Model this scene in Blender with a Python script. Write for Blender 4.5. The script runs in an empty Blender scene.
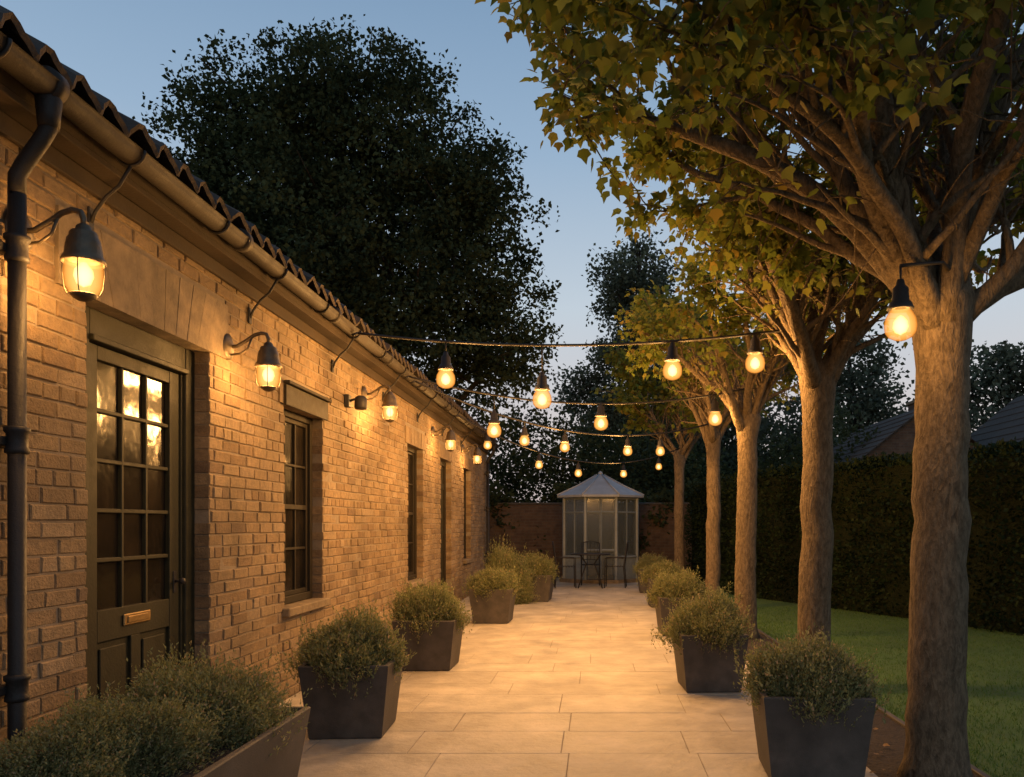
import bpy, math, random
import numpy as np
from mathutils import Vector, Matrix
random.seed(7); rng=np.random.default_rng(7)
sc=bpy.context.scene
R=math.radians
# ------------------------------------------------------------ materials
def newmat(name):
    m=bpy.data.materials.new(name); m.use_nodes=True
    nt=m.node_tree; nt.nodes.clear()
    o=nt.nodes.new('ShaderNodeOutputMaterial'); o.location=(600,0)
    return m,nt,o
def N(nt,t,**kw):
    n=nt.nodes.new(t)
    for k,v in kw.items(): setattr(n,k,v)
    return n
def L(nt,a,b): nt.links.new(a,b)
def ramp(nt,fac,stops):
    r=N(nt,'ShaderNodeValToRGB'); e=r.color_ramp.elements
    while len(e)<len(stops): e.new(0.5)
    for i,(p,c) in enumerate(stops):
        e[i].position=p; e[i].color=(c[0],c[1],c[2],1)
    L(nt,fac,r.inputs[0]); return r.outputs[0]
def mixc(nt,mode,fac,a,b):
    m=N(nt,'ShaderNodeMix',data_type='RGBA',blend_type=mode)
    if isinstance(fac,(int,float)): m.inputs[0].default_value=fac
    else: L(nt,fac,m.inputs[0])
    for s,v in ((6,a),(7,b)):
        if isinstance(v,(tuple,list)): m.inputs[s].default_value=(v[0],v[1],v[2],1)
        else: L(nt,v,m.inputs[s])
    return m.outputs[2]
def noise(nt,scale,detail=4,vec=None,rough=0.6):
    n=N(nt,'ShaderNodeTexNoise'); n.inputs['Scale'].default_value=scale
    n.inputs['Detail'].default_value=detail; n.inputs['Roughness'].default_value=rough
    if vec is None:
        tc=N(nt,'ShaderNodeTexCoord'); vec=tc.outputs['Object']
    L(nt,vec,n.inputs['Vector']); return n.outputs['Fac']
def surf(name,stops,island=True,nscale=12,bump=0.3,bscale=60,rough=0.8,metal=0,dirt=0.5,spec=0.5,bdist=0.01,nlow=0.55,stain=.6):
    m,nt,o=newmat(name)
    p=N(nt,'ShaderNodeBsdfPrincipled'); L(nt,p.outputs[0],o.inputs[0])
    if island:
        g=N(nt,'ShaderNodeNewGeometry'); f=g.outputs['Random Per Island']
    else: f=noise(nt,nscale*0.3,3)
    c=ramp(nt,f,stops)
    n1=noise(nt,nscale,6)
    d=ramp(nt,n1,[(0.3,(nlow,)*3),(0.7,(1.15,)*3)])
    c=mixc(nt,'MULTIPLY',dirt,c,d)
    n3=noise(nt,1.3,4); d3=ramp(nt,n3,[(0.35,(stain,)*3),(0.65,(1.05,)*3)])
    c=mixc(nt,'MULTIPLY',dirt,c,d3)
    L(nt,c,p.inputs['Base Color'])
    p.inputs['Metallic'].default_value=metal
    p.inputs['Specular IOR Level'].default_value=spec
    rr=ramp(nt,n1,[(0.2,(max(0,rough-0.12),)*3),(0.8,(min(1,rough+0.12),)*3)])
    L(nt,rr,p.inputs['Roughness'])
    if bump:
        n2=noise(nt,bscale,6)
        b=N(nt,'ShaderNodeBump'); b.inputs['Strength'].default_value=bump; b.inputs['Distance'].default_value=bdist
        L(nt,n2,b.inputs['Height']); L(nt,b.outputs[0],p.inputs['Normal'])
    return m
def leafmat(name,stops,trans=0.35,rough=0.6,patch=0.5,pscale=1.5,spec=.3,lo=(0.45,0.5,0.5),hi=(1.25,1.2,1.0)):
    m,nt,o=newmat(name)
    g=N(nt,'ShaderNodeNewGeometry'); c=ramp(nt,g.outputs['Random Per Island'],stops)
    tc=N(nt,'ShaderNodeTexCoord')
    n1=noise(nt,pscale,3,tc.outputs['Object'])
    d=ramp(nt,n1,[(0.35,lo),(0.65,hi)])
    c=mixc(nt,'MULTIPLY',patch,c,d)
    p=N(nt,'ShaderNodeBsdfPrincipled'); L(nt,c,p.inputs['Base Color']); p.inputs['Roughness'].default_value=rough
    p.inputs['Specular IOR Level'].default_value=spec
    t=N(nt,'ShaderNodeBsdfTranslucent'); L(nt,c,t.inputs[0])
    mx=N(nt,'ShaderNodeMixShader'); mx.inputs[0].default_value=trans
    L(nt,p.outputs[0],mx.inputs[1]); L(nt,t.outputs[0],mx.inputs[2]); L(nt,mx.outputs[0],o.inputs[0])
    return m
M={}
M['brick']=surf('brick_mat',[(0,(.21,.135,.07)),(.25,(.28,.19,.10)),(.5,(.31,.22,.12)),(.75,(.26,.175,.092)),(.93,(.34,.25,.15)),(1,(.18,.115,.065))],nscale=25,bump=0.8,bscale=70,rough=.88,dirt=.85,stain=.45)
M['mortar']=surf('mortar_mat',[(0,(.22,.17,.115)),(1,(.29,.235,.165))],island=False,nscale=20,bump=.5,bscale=120,rough=.95)
M['stone']=surf('lintel_stone_mat',[(0,(.24,.18,.105)),(1,(.30,.225,.14))],nscale=9,bump=.6,bscale=40,rough=.88,dirt=.9,nlow=.4)
M['slab']=surf('paving_slab_mat',[(0,(.46,.40,.305)),(.3,(.49,.43,.335)),(.6,(.47,.41,.315)),(1,(.51,.45,.35))],nscale=3.5,bump=.7,bscale=16,rough=.62,dirt=.85,bdist=.015,nlow=.6,stain=.7)
M['joint']=surf('paving_joint_mat',[(0,(.26,.215,.16)),(1,(.34,.28,.21))],island=False,bump=.6,rough=.95)
M['tile']=surf('roof_tile_mat',[(0,(.045,.034,.027)),(1,(.075,.054,.04))],island=False,nscale=9,bump=.6,bscale=50,rough=.9)
M['iron']=surf('cast_iron_mat',[(0,(.022,.02,.019)),(1,(.03,.027,.025))],island=False,nscale=30,bump=.25,bscale=80,rough=.55,spec=.3)
M['bronze']=surf('lamp_metal_mat',[(0,(.11,.085,.058)),(1,(.18,.14,.09))],island=False,nscale=30,bump=.25,bscale=80,rough=.45,metal=.6)
M['doorp']=surf('door_paint_mat',[(0,(.024,.024,.011)),(1,(.033,.030,.015))],island=False,nscale=18,bump=.2,bscale=60,rough=.65,spec=.25,dirt=.8)
M['frame']=surf('window_frame_mat',[(0,(.024,.019,.011)),(1,(.033,.026,.016))],island=False,nscale=18,bump=.15,bscale=60,rough=.7,spec=.2)
M['wood']=surf('soffit_wood_mat',[(0,(.04,.029,.019)),(1,(.065,.046,.03))],island=False,nscale=14,bump=.3,rough=.8,spec=.2)
M['gutter']=surf('gutter_metal_mat',[(0,(.026,.021,.016)),(1,(.05,.038,.028))],island=False,nscale=8,bump=.25,rough=.65,dirt=.9,spec=.3)
M['brass']=surf('brass_mat',[(0,(.38,.26,.12)),(1,(.45,.31,.15))],island=False,nscale=30,bump=.1,rough=.45,metal=1)
M['planter']=surf('planter_mat',[(0,(.068,.057,.046)),(1,(.10,.084,.068))],island=False,nscale=9,bump=.25,bscale=140,rough=.65,dirt=.9,nlow=.45)
M['soil']=surf('soil_mat',[(0,(.03,.022,.015)),(1,(.05,.036,.025))],island=False,nscale=20,bump=1,bscale=40,rough=.95,bdist=.03)
M['lawn']=surf('lawn_mat',[(0,(.06,.13,.03)),(1,(.085,.175,.04))],island=False,nscale=8,bump=.8,bscale=120,rough=.9,dirt=.5,bdist=.02)
M['ground']=surf('ground_mat',[(0,(.04,.05,.025)),(1,(.05,.06,.03))],island=False,nscale=2,bump=.5,bscale=10,rough=.95)
M['grey']=surf('painted_timber_mat',[(0,(.17,.20,.21)),(1,(.22,.25,.26))],island=False,nscale=15,bump=.1,rough=.55)
M['lead']=surf('lead_roof_mat',[(0,(.30,.33,.37)),(1,(.38,.41,.45))],island=False,nscale=6,bump=.15,rough=.55)
def bark(name,a,b,c):
    m,nt,o=newmat(name); p=N(nt,'ShaderNodeBsdfPrincipled'); L(nt,p.outputs[0],o.inputs[0])
    tc=N(nt,'ShaderNodeTexCoord'); mp=N(nt,'ShaderNodeMapping'); mp.inputs['Scale'].default_value=(1,1,.38)
    L(nt,tc.outputs['Object'],mp.inputs[0])
    v=N(nt,'ShaderNodeTexVoronoi'); v.inputs['Scale'].default_value=15
    nn=N(nt,'ShaderNodeTexNoise'); nn.inputs['Scale'].default_value=9; nn.inputs['Detail'].default_value=5; L(nt,mp.outputs[0],nn.inputs['Vector'])
    dd=mixc(nt,'LINEAR_LIGHT',.35,mp.outputs[0],nn.outputs['Color']); L(nt,dd,v.inputs['Vector'])
    c0=ramp(nt,v.outputs['Color'],[(0,a),(.5,b),(1,c)])
    n1=noise(nt,38,8,mp.outputs[0],.75); d=ramp(nt,n1,[(.34,(.35,)*3),(.62,(1.15,)*3)])
    cc=mixc(nt,'MULTIPLY',.9,c0,d); L(nt,cc,p.inputs['Base Color']); p.inputs['Roughness'].default_value=.9
    p.inputs['Specular IOR Level'].default_value=.2
    b1=N(nt,'ShaderNodeBump'); b1.inputs['Strength'].default_value=.9; b1.inputs['Distance'].default_value=.025
    h=mixc(nt,'ADD',.5,n1,v.outputs['Distance']); L(nt,h,b1.inputs['Height']); L(nt,b1.outputs[0],p.inputs['Normal'])
    return m
M['bark']=bark('plane_bark_mat',(.13,.095,.058),(.20,.15,.095),(.16,.12,.075))
M['bark2']=bark('dark_bark_mat',(.05,.04,.03),(.06,.05,.035),(.07,.055,.04))
def glassm():
    m,nt,o=newmat('window_glass_mat'); p=N(nt,'ShaderNodeBsdfPrincipled'); L(nt,p.outputs[0],o.inputs[0])
    n=noise(nt,1.8,3); c=ramp(nt,n,[(.35,(.006,.006,.006)),(.7,(.03,.022,.014))]); L(nt,c,p.inputs['Base Color'])
    p.inputs['Roughness'].default_value=.12; p.inputs['IOR'].default_value=1.45
    b=N(nt,'ShaderNodeBump'); b.inputs['Strength'].default_value=.12; b.inputs['Distance'].default_value=.02
    L(nt,noise(nt,7,2),b.inputs['Height']); L(nt,b.outputs[0],p.inputs['Normal']); return m
M['glass']=glassm()
def glassgrey():
    m,nt,o=newmat('summerhouse_glass_mat'); p=N(nt,'ShaderNodeBsdfPrincipled')
    p.inputs['Base Color'].default_value=(.10,.12,.12,1); p.inputs['Roughness'].default_value=.1
    t=N(nt,'ShaderNodeBsdfTransparent'); x=N(nt,'ShaderNodeMixShader'); x.inputs[0].default_value=.5
    L(nt,t.outputs[0],x.inputs[1]); L(nt,p.outputs[0],x.inputs[2]); L(nt,x.outputs[0],o.inputs[0]); return m
M['gglass']=glassgrey()
def bulbshell():
    m,nt,o=newmat('lamp_glass_mat')
    lw=N(nt,'ShaderNodeLayerWeight'); lw.inputs[0].default_value=.5
    c=ramp(nt,lw.outputs['Facing'],[(0,(1,.60,.17)),(.3,(1,.48,.10)),(.75,(.9,.30,.04)),(1,(.45,.13,.018))])
    s=ramp(nt,lw.outputs['Facing'],[(0,(1,)*3),(.5,(.8,)*3),(1,(.5,)*3)])
    e=N(nt,'ShaderNodeEmission'); L(nt,c,e.inputs[0])
    mu=N(nt,'ShaderNodeMath',operation='MULTIPLY'); mu.inputs[1].default_value=1.5; L(nt,s,mu.inputs[0]); L(nt,mu.outputs[0],e.inputs[1])
    t=N(nt,'ShaderNodeBsdfTransparent'); a=N(nt,'ShaderNodeMixShader'); a.inputs[0].default_value=.62
    L(nt,t.outputs[0],a.inputs[1]); L(nt,e.outputs[0],a.inputs[2]); L(nt,a.outputs[0],o.inputs[0])
    m.cycles.emission_sampling='NONE'
    return m
M['shell']=bulbshell()
def core():
    m,nt,o=newmat('filament_mat'); e=N(nt,'ShaderNodeEmission')
    lw=N(nt,'ShaderNodeLayerWeight'); lw.inputs[0].default_value=.5
    c=ramp(nt,lw.outputs['Facing'],[(0,(1,.82,.46)),(.5,(1,.68,.28)),(1,(1,.45,.08))]); L(nt,c,e.inputs[0]); e.inputs[1].default_value=3.5
    L(nt,e.outputs[0],o.inputs[0]); m.cycles.emission_sampling='NONE'; return m
M['core']=core()
M['leaf1']=leafmat('plane_leaf_mat',[(0,(.12,.16,.03)),(.5,(.175,.21,.04)),(.85,(.23,.22,.048)),(1,(.25,.18,.04))],trans=.47,spec=.15)
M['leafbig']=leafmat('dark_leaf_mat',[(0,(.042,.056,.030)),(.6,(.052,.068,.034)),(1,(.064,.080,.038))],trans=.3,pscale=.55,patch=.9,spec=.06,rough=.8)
M['leaffar']=leafmat('far_leaf_mat',[(0,(.09,.11,.085)),(1,(.13,.15,.10))],trans=.3,pscale=.4,patch=.7,spec=.1)
M['leafshrub']=leafmat('shrub_leaf_mat',[(0,(.15,.17,.07)),(.5,(.23,.245,.11)),(.88,(.31,.31,.16)),(1,(.42,.29,.19))],trans=.4,pscale=7,patch=.4,spec=.2,rough=.7)
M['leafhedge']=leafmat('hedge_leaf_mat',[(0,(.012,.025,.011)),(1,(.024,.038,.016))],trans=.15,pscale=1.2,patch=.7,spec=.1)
M['grass']=leafmat('grass_blade_mat',[(0,(.06,.135,.025)),(.7,(.09,.185,.035)),(1,(.12,.18,.05))],trans=.35,pscale=2,patch=.5)
M['dry']=leafmat('fallen_leaf_mat',[(0,(.10,.06,.025)),(1,(.22,.13,.05))],trans=.1)
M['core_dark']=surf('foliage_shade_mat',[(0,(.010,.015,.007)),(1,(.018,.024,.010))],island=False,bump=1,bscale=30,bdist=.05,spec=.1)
def farbrick():
    m,nt,o=newmat('far_brick_mat'); p=N(nt,'ShaderNodeBsdfPrincipled'); L(nt,p.outputs[0],o.inputs[0])
    tc=N(nt,'ShaderNodeTexCoord'); s=N(nt,'ShaderNodeSeparateXYZ'); L(nt,tc.outputs['Object'],s.inputs[0])
    ad=N(nt,'ShaderNodeMath',operation='ADD'); L(nt,s.outputs[0],ad.inputs[0]); L(nt,s.outputs[1],ad.inputs[1])
    cb=N(nt,'ShaderNodeCombineXYZ'); L(nt,ad.outputs[0],cb.inputs[0]); L(nt,s.outputs[2],cb.inputs[1])
    b=N(nt,'ShaderNodeTexBrick'); L(nt,cb.outputs[0],b.inputs['Vector'])
    b.inputs['Color1'].default_value=(.085,.05,.033,1); b.inputs['Color2'].default_value=(.12,.075,.045,1); b.inputs['Mortar'].default_value=(.10,.08,.06,1)
    b.inputs['Scale'].default_value=1; b.inputs['Brick Width'].default_value=.225; b.inputs['Row Height'].default_value=.075; b.inputs['Mortar Size'].default_value=.008
    d=ramp(nt,noise(nt,6,5),[(.3,(.5,)*3),(.7,(1.1,)*3)]); c=mixc(nt,'MULTIPLY',.8,b.outputs[0],d); L(nt,c,p.inputs['Base Color']); p.inputs['Roughness'].default_value=.9
    return m
M['farbrick']=farbrick()
# ------------------------------------------------------------ mesh builder
class MB:
    def __init__(s): s.v=[]; s.f=[]; s.mi=[]; s.sm=[]; s.mats=[]
    def mid(s,k):
        if k not in s.mats: s.mats.append(k)
        return s.mats.index(k)
    def add(s,vs,fs,mat,smooth=False):
        b=len(s.v); s.v.extend([tuple(v) for v in vs]); i=s.mid(mat)
        for f in fs: s.f.append(tuple(b+k for k in f)); s.mi.append(i); s.sm.append(smooth)
    def box(s,x0,x1,y0,y1,z0,z1,mat,bev=0):
        if x0>x1:x0,x1=x1,x0
        if y0>y1:y0,y1=y1,y0
        if z0>z1:z0,z1=z1,z0
        b=min(bev,(x1-x0)*.45,(y1-y0)*.45,(z1-z0)*.45)
        if b<=0:
            v=[(x,y,z) for x in(x0,x1) for y in(y0,y1) for z in(z0,z1)]
            f=[(0,1,3,2),(4,6,7,5),(0,4,5,1),(2,3,7,6),(0,2,6,4),(1,5,7,3)]
            s.add(v,f,mat); return
        v=[];idx={}
        for ix,x in enumerate((x0,x1)):
            for iy,y in enumerate((y0,y1)):
                for iz,z in enumerate((z0,z1)):
                    sx=b if ix==0 else -b; sy=b if iy==0 else -b; sz=b if iz==0 else -b
                    idx[(ix,iy,iz,'x')]=len(v); v.append((x,y+sy,z+sz))
                    idx[(ix,iy,iz,'y')]=len(v); v.append((x+sx,y,z+sz))
                    idx[(ix,iy,iz,'z')]=len(v); v.append((x+sx,y+sy,z))
        f=[]
        g=lambda a,b_,c,k: idx[(a,b_,c,k)]
        for i in(0,1):
            f.append(tuple(g(i,*p,'x') for p in((0,0),(1,0),(1,1),(0,1))))
            f.append((g(0,i,0,'y'),g(1,i,0,'y'),g(1,i,1,'y'),g(0,i,1,'y')))
            f.append((g(0,0,i,'z'),g(1,0,i,'z'),g(1,1,i,'z'),g(0,1,i,'z')))
        for a in(0,1):
            for c in(0,1):
                f.append((g(0,a,c,'y'),g(1,a,c,'y'),g(1,a,c,'z'),g(0,a,c,'z')))
                f.append((g(a,0,c,'x'),g(a,1,c,'x'),g(a,1,c,'z'),g(a,0,c,'z')))
                f.append((g(a,c,0,'x'),g(a,c,1,'x'),g(a,c,1,'y'),g(a,c,0,'y')))
        for k in idx:
            if k[3]=='x': f.append((idx[k],idx[k[:3]+('y',)],idx[k[:3]+('z',)]))
        s.add(v,f,mat)
    def tube(s,pts,rad,n,mat,cap=True,smooth=True):
        pts=[Vector(p) for p in pts]; m=len(pts)
        if isinstance(rad,(int,float)): rad=[rad]*m
        vs=[];prev=None
        for i in range(m):
            t=(pts[min(i+1,m-1)]-pts[max(i-1,0)])
            if t.length<1e-6: t=Vector((0,0,1))
            t.normalize()
            if prev is None:
                a=Vector((1,0,0)) if abs(t.x)<.9 else Vector((0,1,0))
            else: a=prev
            u=(a-t*a.dot(t)).normalized(); w=t.cross(u); prev=u
            for k in range(n):
                an=2*math.pi*k/n; vs.append(pts[i]+(u*math.cos(an)+w*math.sin(an))*rad[i])
        fs=[]
        for i in range(m-1):
            for k in range(n):
                k2=(k+1)%n; fs.append((i*n+k,i*n+k2,(i+1)*n+k2,(i+1)*n+k))
        if cap: fs.append(tuple(range(n))[::-1]); fs.append(tuple((m-1)*n+k for k in range(n)))
        s.add(vs,fs,mat,smooth)
    def lathe(s,prof,c,n,mat,smooth=True,cap=False,rot=0):
        vs=[];m=len(prof)
        for r,z in prof:
            for k in range(n):
                an=2*math.pi*k/n+rot; vs.append((c[0]+r*math.cos(an),c[1]+r*math.sin(an),c[2]+z))
        fs=[(i*n+k,i*n+(k+1)%n,(i+1)*n+(k+1)%n,(i+1)*n+k) for i in range(m-1) for k in range(n)]
        if cap: fs.append(tuple(range(n))[::-1]); fs.append(tuple((m-1)*n+k for k in range(n)))
        s.add(vs,fs,mat,smooth)
    def obj(s,name,parent=None,loc=(0,0,0)):
        me=bpy.data.meshes.new(name); me.from_pydata(s.v,[],s.f)
        for k in s.mats: me.materials.append(M[k])
        me.polygons.foreach_set('material_index',s.mi); me.polygons.foreach_set('use_smooth',s.sm); me.update()
        o=bpy.data.objects.new(name,me); sc.collection.objects.link(o); o.location=loc
        if parent: o.parent=parent
        return o
def empty(name,loc=(0,0,0)):
    e=bpy.data.objects.new(name,None); e.empty_display_size=.2; sc.collection.objects.link(e); e.location=loc; return e
# ------------------------------------------------------------ leaves
TQ=(np.array([[0,0,0],[.38,.45,.10],[0,1,-.05],[-.38,.45,.10]],float),[(0,1,2),(0,2,3)])
TL=(np.array([[0,0,0],[.34,.08,.04],[.52,.42,.02],[.24,.58,.04],[0,1,-.10],[-.24,.58,.04],[-.52,.42,.02],[-.34,.08,.04]],float),[(0,1,2,3,4),(0,4,5,6,7)])
TB=(np.array([[-.06,0,0],[.06,0,0],[0,1,.25]],float),[(0,1,2)])
def unit(a): return a/np.maximum(np.linalg.norm(a,axis=1,keepdims=True),1e-9)
def leaves(name,P,axis,nrm,size,tmpl,mat,parent=None,loc=(0,0,0),meshonly=False):
    T,F=tmpl; n=len(P); k=len(T)
    axis=unit(axis); side=unit(np.cross(axis,nrm)); nr=np.cross(side,axis)
    size=np.broadcast_to(np.asarray(size,float),(n,))[:,None,None]
    V=P[:,None,:]+size*(T[None,:,0:1]*side[:,None,:]+T[None,:,1:2]*axis[:,None,:]+T[None,:,2:3]*nr[:,None,:])
    V=V.reshape(-1,3)
    fl=np.array([i for f in F for i in f]); off=(np.arange(n)*k)[:,None]
    loops=(fl[None,:]+off).ravel().astype(np.int32)
    sizes=[len(f) for f in F]; st=np.concatenate([[0],np.cumsum(sizes)[:-1]]); tot=sum(sizes)
    starts=(st[None,:]+(np.arange(n)*tot)[:,None]).ravel().astype(np.int32)
    me=bpy.data.meshes.new(name); me.vertices.add(len(V)); me.vertices.foreach_set('co',V.astype(np.float32).ravel())
    me.loops.add(len(loops)); me.loops.foreach_set('vertex_index',loops)
    me.polygons.add(len(starts)); me.polygons.foreach_set('loop_start',starts)
    me.update(calc_edges=True); me.validate(); me.materials.append(M[mat])
    if meshonly: return me
    o=bpy.data.objects.new(name,me); sc.collection.objects.link(o); o.location=loc
    if parent: o.parent=parent
    return o
def rv(n): return unit(rng.normal(size=(n,3)))
# ------------------------------------------------------------ ground, path, lawn
mb=MB(); mb.add([(-600,-600,-.03),(600,-600,-.03),(600,600,-.03),(-600,600,-.03)],[(0,1,2,3)],'ground'); mb.obj('ground')
WX=-2.36; PX=1.5
mb=MB(); mb.box(WX-.02,PX,-3,20.3,-.1,-.004,'joint')
y=-3.0
while y<20.2:
    d=random.choice([.42,.5,.56,.62,.5]); x=WX+.01-random.random()*.6
    y1=min(y+d,20.25)
    while x<PX-.01:
        w=random.choice([.6,.75,.9,1.05,1.2]); x0=max(x,WX+.004); x1=min(x+w,PX-.002)
        if x1-x0>.08:
            h=random.uniform(-.001,.0015)
            mb.box(x0+.002,x1-.002,y+.002,y1-.002,-.03,h,'slab',bev=.0025)
        x+=w
    y=y1
mb.obj('paved_path')
mb=MB(); mb.box(PX+.002,2.05,-3,20.3,-.12,-.012,'soil'); mb.box(2.05,2.09,-3,20.3,-.1,.004,'planter',.004); mb.obj('soil_border')
mb=MB(); mb.box(2.092,30,-4,30,-.1,-.004,'lawn'); mb.obj('lawn')
n=80000
gx=2.10+rng.random(n)**1.3*5.0; gy=3.0+rng.random(n)**1.4*10
P=np.stack([gx,gy,np.full(n,-.006)],1); ax=np.stack([rng.normal(0,.35,n),rng.normal(0,.35,n),np.ones(n)],1)
leaves('grass',P,ax,rv(n),rng.uniform(.015,.034,n),(TB[0]*np.array([1.8,1,1]),TB[1]),'grass')
n=260
fx=np.where(rng.random(n)<.6,PX+.35-np.abs(rng.normal(0,.35,n)),WX+.05+np.abs(rng.normal(0,.25,n))); fy=rng.uniform(3,19,n)
P=np.stack([fx,fy,np.full(n,.008)],1); ax=rv(n); ax[:,2]*=.1
leaves('fallen_leaves',P,ax,np.tile([0,0,1.],(n,1))+rng.normal(0,.15,(n,3)),rng.uniform(.02,.045,n),TL,'dry')
# ------------------------------------------------------------ brick house
house=empty('brick_house')
Y0,Y1=0.4,17.5; ZT=2.96
ops=[(3.72,4.90,0,2.39),(6.09,6.94,.70,2.25),(10.1,11.0,.6,2.36),(12.25,13.15,0,2.36),(14.4,15.2,.7,2.36)]
lint=[(3.5,5.12,2.39,2.74),(5.97,7.06,2.25,2.45),(9.95,11.15,2.36,2.58),(12.1,13.3,2.36,2.58),(14.25,15.35,2.36,2.58)]
holes=ops+lint
mb=MB(); step=.075; nc=int(ZT/step)+1
for c in range(nc):
    z0=c*step; z1=z0+.0665
    if z0>ZT-.02: break
    blocked=sorted([(a,b) for a,b,l,h in holes if not (z1<=l+.02 or z0>=h-.02)])
    yb=Y0-(.1125 if c%2 else 0)-random.uniform(0,.02)
    while yb<Y1:
        bl=(.215 if (c%5) else .1025)*random.uniform(.96,1.04)
        a=max(yb,Y0); b=min(yb+bl,Y1); yb+=bl+.009
        segs=[(a,b)]
        for p,q in blocked:
            ns=[]
            for s0,s1 in segs:
                if s1<=p or s0>=q: ns.append((s0,s1)); continue
                if s0<p-.02: ns.append((s0,p))
                if s1>q+.02: ns.append((q,s1))
            segs=ns
        for s0,s1 in segs:
            if s1-s0<.03: continue
            px=WX+random.gauss(0,.0028); i=.005; j=lambda: random.uniform(-.0022,.0022)
            zz0=z0+j(); zz1=z1+j()
            v=[(WX-.12,s0,zz0),(WX-.12,s1,zz0),(WX-.12,s1,zz1),(WX-.12,s0,zz1),
               (px-.006,s0+j(),zz0),(px-.006,s1+j(),zz0),(px-.006,s1+j(),zz1),(px-.006,s0+j(),zz1),
               (px+j(),s0+i+j(),zz0+i),(px+j(),s1-i+j(),zz0+i),(px+j(),s1-i+j(),zz1-i),(px+j(),s0+i+j(),zz1-i)]
            f=[(8,9,10,11),(4,5,9,8),(5,6,10,9),(6,7,11,10),(7,4,8,11),(0,1,5,4),(1,2,6,5),(2,3,7,6),(3,0,4,7)]
            mb.add(v,f,'brick')
mb.obj('wall_bricks',house)
mb=MB(); e=.006; bx0,bx1=WX-.3,WX-.008
ys=Y0
for (a,b,l,h) in ops:
    mb.box(bx0,bx1,ys+.001,a-e,0,ZT,'mortar')
    if l>0: mb.box(bx0,bx1,a-e+.0005,b+e-.0005,0,l-e,'mortar')
    mb.box(bx0,bx1,a-e+.0005,b+e-.0005,h+e,ZT,'mortar'); ys=b+e
mb.box(bx0,bx1,ys,Y1,0,ZT,'mortar')
mb.box(-8.6,-8.3,Y0,Y1,0,ZT,'farbrick'); 
for ya,yb in((Y0+.002,Y0+.25),(Y1-.25,Y1-.002)):
    mb.box(-8.29,WX-.302,ya,yb,0,ZT,'farbrick')
    mb.add([(-8.3,ya,ZT),(-2.4,ya,ZT),(-5.4,ya,5.15),(-8.3,yb,ZT),(-2.4,yb,ZT),(-5.4,yb,5.15)],[(0,1,2),(3,5,4),(0,3,4,1)],'farbrick')
mb.box(-8.3,WX-.31,Y0+.3,Y1-.3,.01,.05,'wood')
mb.obj('wall_backing',house)
mb=MB()
for k,(a,b,l,h) in enumerate(lint):
    nn=11 if k==0 else 8
    sp=.20 if k==0 else .10
    for i in range(nn):
        def yt(i): return a+(b-a)*i/nn
        def ybm(i): 
            if i==0: return a
            if i==nn: return b
            return (a+b)/2+((b-a)/2-sp)*(i/nn*2-1)*1.05
        pr=.012 if k==0 else .008; g=.0015
        pr+=random.uniform(-.003,.003)
        v=[(WX-.12,ybm(i)+g,l),(WX-.12,ybm(i+1)-g,l),(WX-.12,yt(i+1)-g,h-.008),(WX-.12,yt(i)+g,h-.008)]
        v+=[(WX+pr,p[1],p[2]) for p in v]
        mb.add(v,[(4,5,6,7),(0,1,5,4),(1,2,6,5),(2,3,7,6),(3,0,4,7)],'stone' if k==0 else 'brick')
mb.obj('stone_lintels',house)
mb=MB()
for (a,b,l,h) in (ops[1],ops[2],ops[4]):
    mb.box(WX-.10,WX+.055,a-.05,b+.05,l-.07,l-.002,'stone',.008)
mb.box(WX+.014,WX+.060,6.03,7.0,2.40,2.425,'frame',.004)
mb.box(WX+.0145,WX+.03,6.04,6.99,2.24,2.398,'frame',.004)
mb.obj('window_sills',house)
mb=MB(); mb.box(WX-.1,WX+.22,3.78,4.84,.005,.07,'stone',.01); mb.obj('door_step',house)
def glazed(name,a,b,z0,z1,cols,rows,fw=.055,X=WX-.12,bar=.02,mat='frame',split=True):
    mb=MB()
    mb.box(X-.06,X+.03,a+.001,a+fw,z0+.001,z1-.001,mat,.004); mb.box(X-.06,X+.03,b-fw,b-.001,z0+.001,z1-.001,mat,.004)
    mb.box(X-.058,X+.028,a+fw,b-fw,z1-fw,z1-.001,mat,.004); mb.box(X-.058,X+.034,a+fw,b-fw,z0+.001,z0+fw*1.1,mat,.004)
    A=a+fw;B=b-fw;C=z0+fw*1.1;D=z1-fw
    st=.035
    mb.box(X-.04,X+.005,A,A+st,C,D,mat,.003); mb.box(X-.04,X+.005,B-st,B,C,D,mat,.003)
    mb.box(X-.038,X+.004,A+st,B-st,C,C+st,mat,.003); mb.box(X-.038,X+.004,A+st,B-st,D-st,D,mat,.003)
    A+=st;B-=st;C+=st;D-=st
    for i in range(1,cols):
        yy=A+(B-A)*i/cols; mb.box(X-.03,X-.002,yy-bar/2,yy+bar/2,C,D,mat,.003)
    for i in range(1,rows):
        zz=C+(D-C)*i/rows; t=bar if not(split and i==rows//2) else .04
        mb.box(X-.0295,X-.0005 if t==bar else X+.008,A,B,zz-t/2,zz+t/2,mat,.003)
    for i in range(cols):
        for j in range(rows):
            ya=A+(B-A)*i/cols; yb=A+(B-A)*(i+1)/cols; za=C+(D-C)*j/rows; zb=C+(D-C)*(j+1)/rows
            t1=random.uniform(-.0035,.0035); t2=random.uniform(-.0035,.0035); xx=X-.018
            mb.add([(xx+t1,ya,za),(xx-t1+t2,yb,za),(xx-t1,yb,zb),(xx+t1-t2,ya,zb)],[(0,1,2,3)],'glass')
    mb.obj(name,house)
glazed('sash_window',*ops[1],3,4)
glazed('sash_window_b',*ops[2],2,4)
glazed('rear_window',*ops[4],2,4)
mb=MB(); a,b,l,h=ops[0]; X=WX-.12
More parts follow.
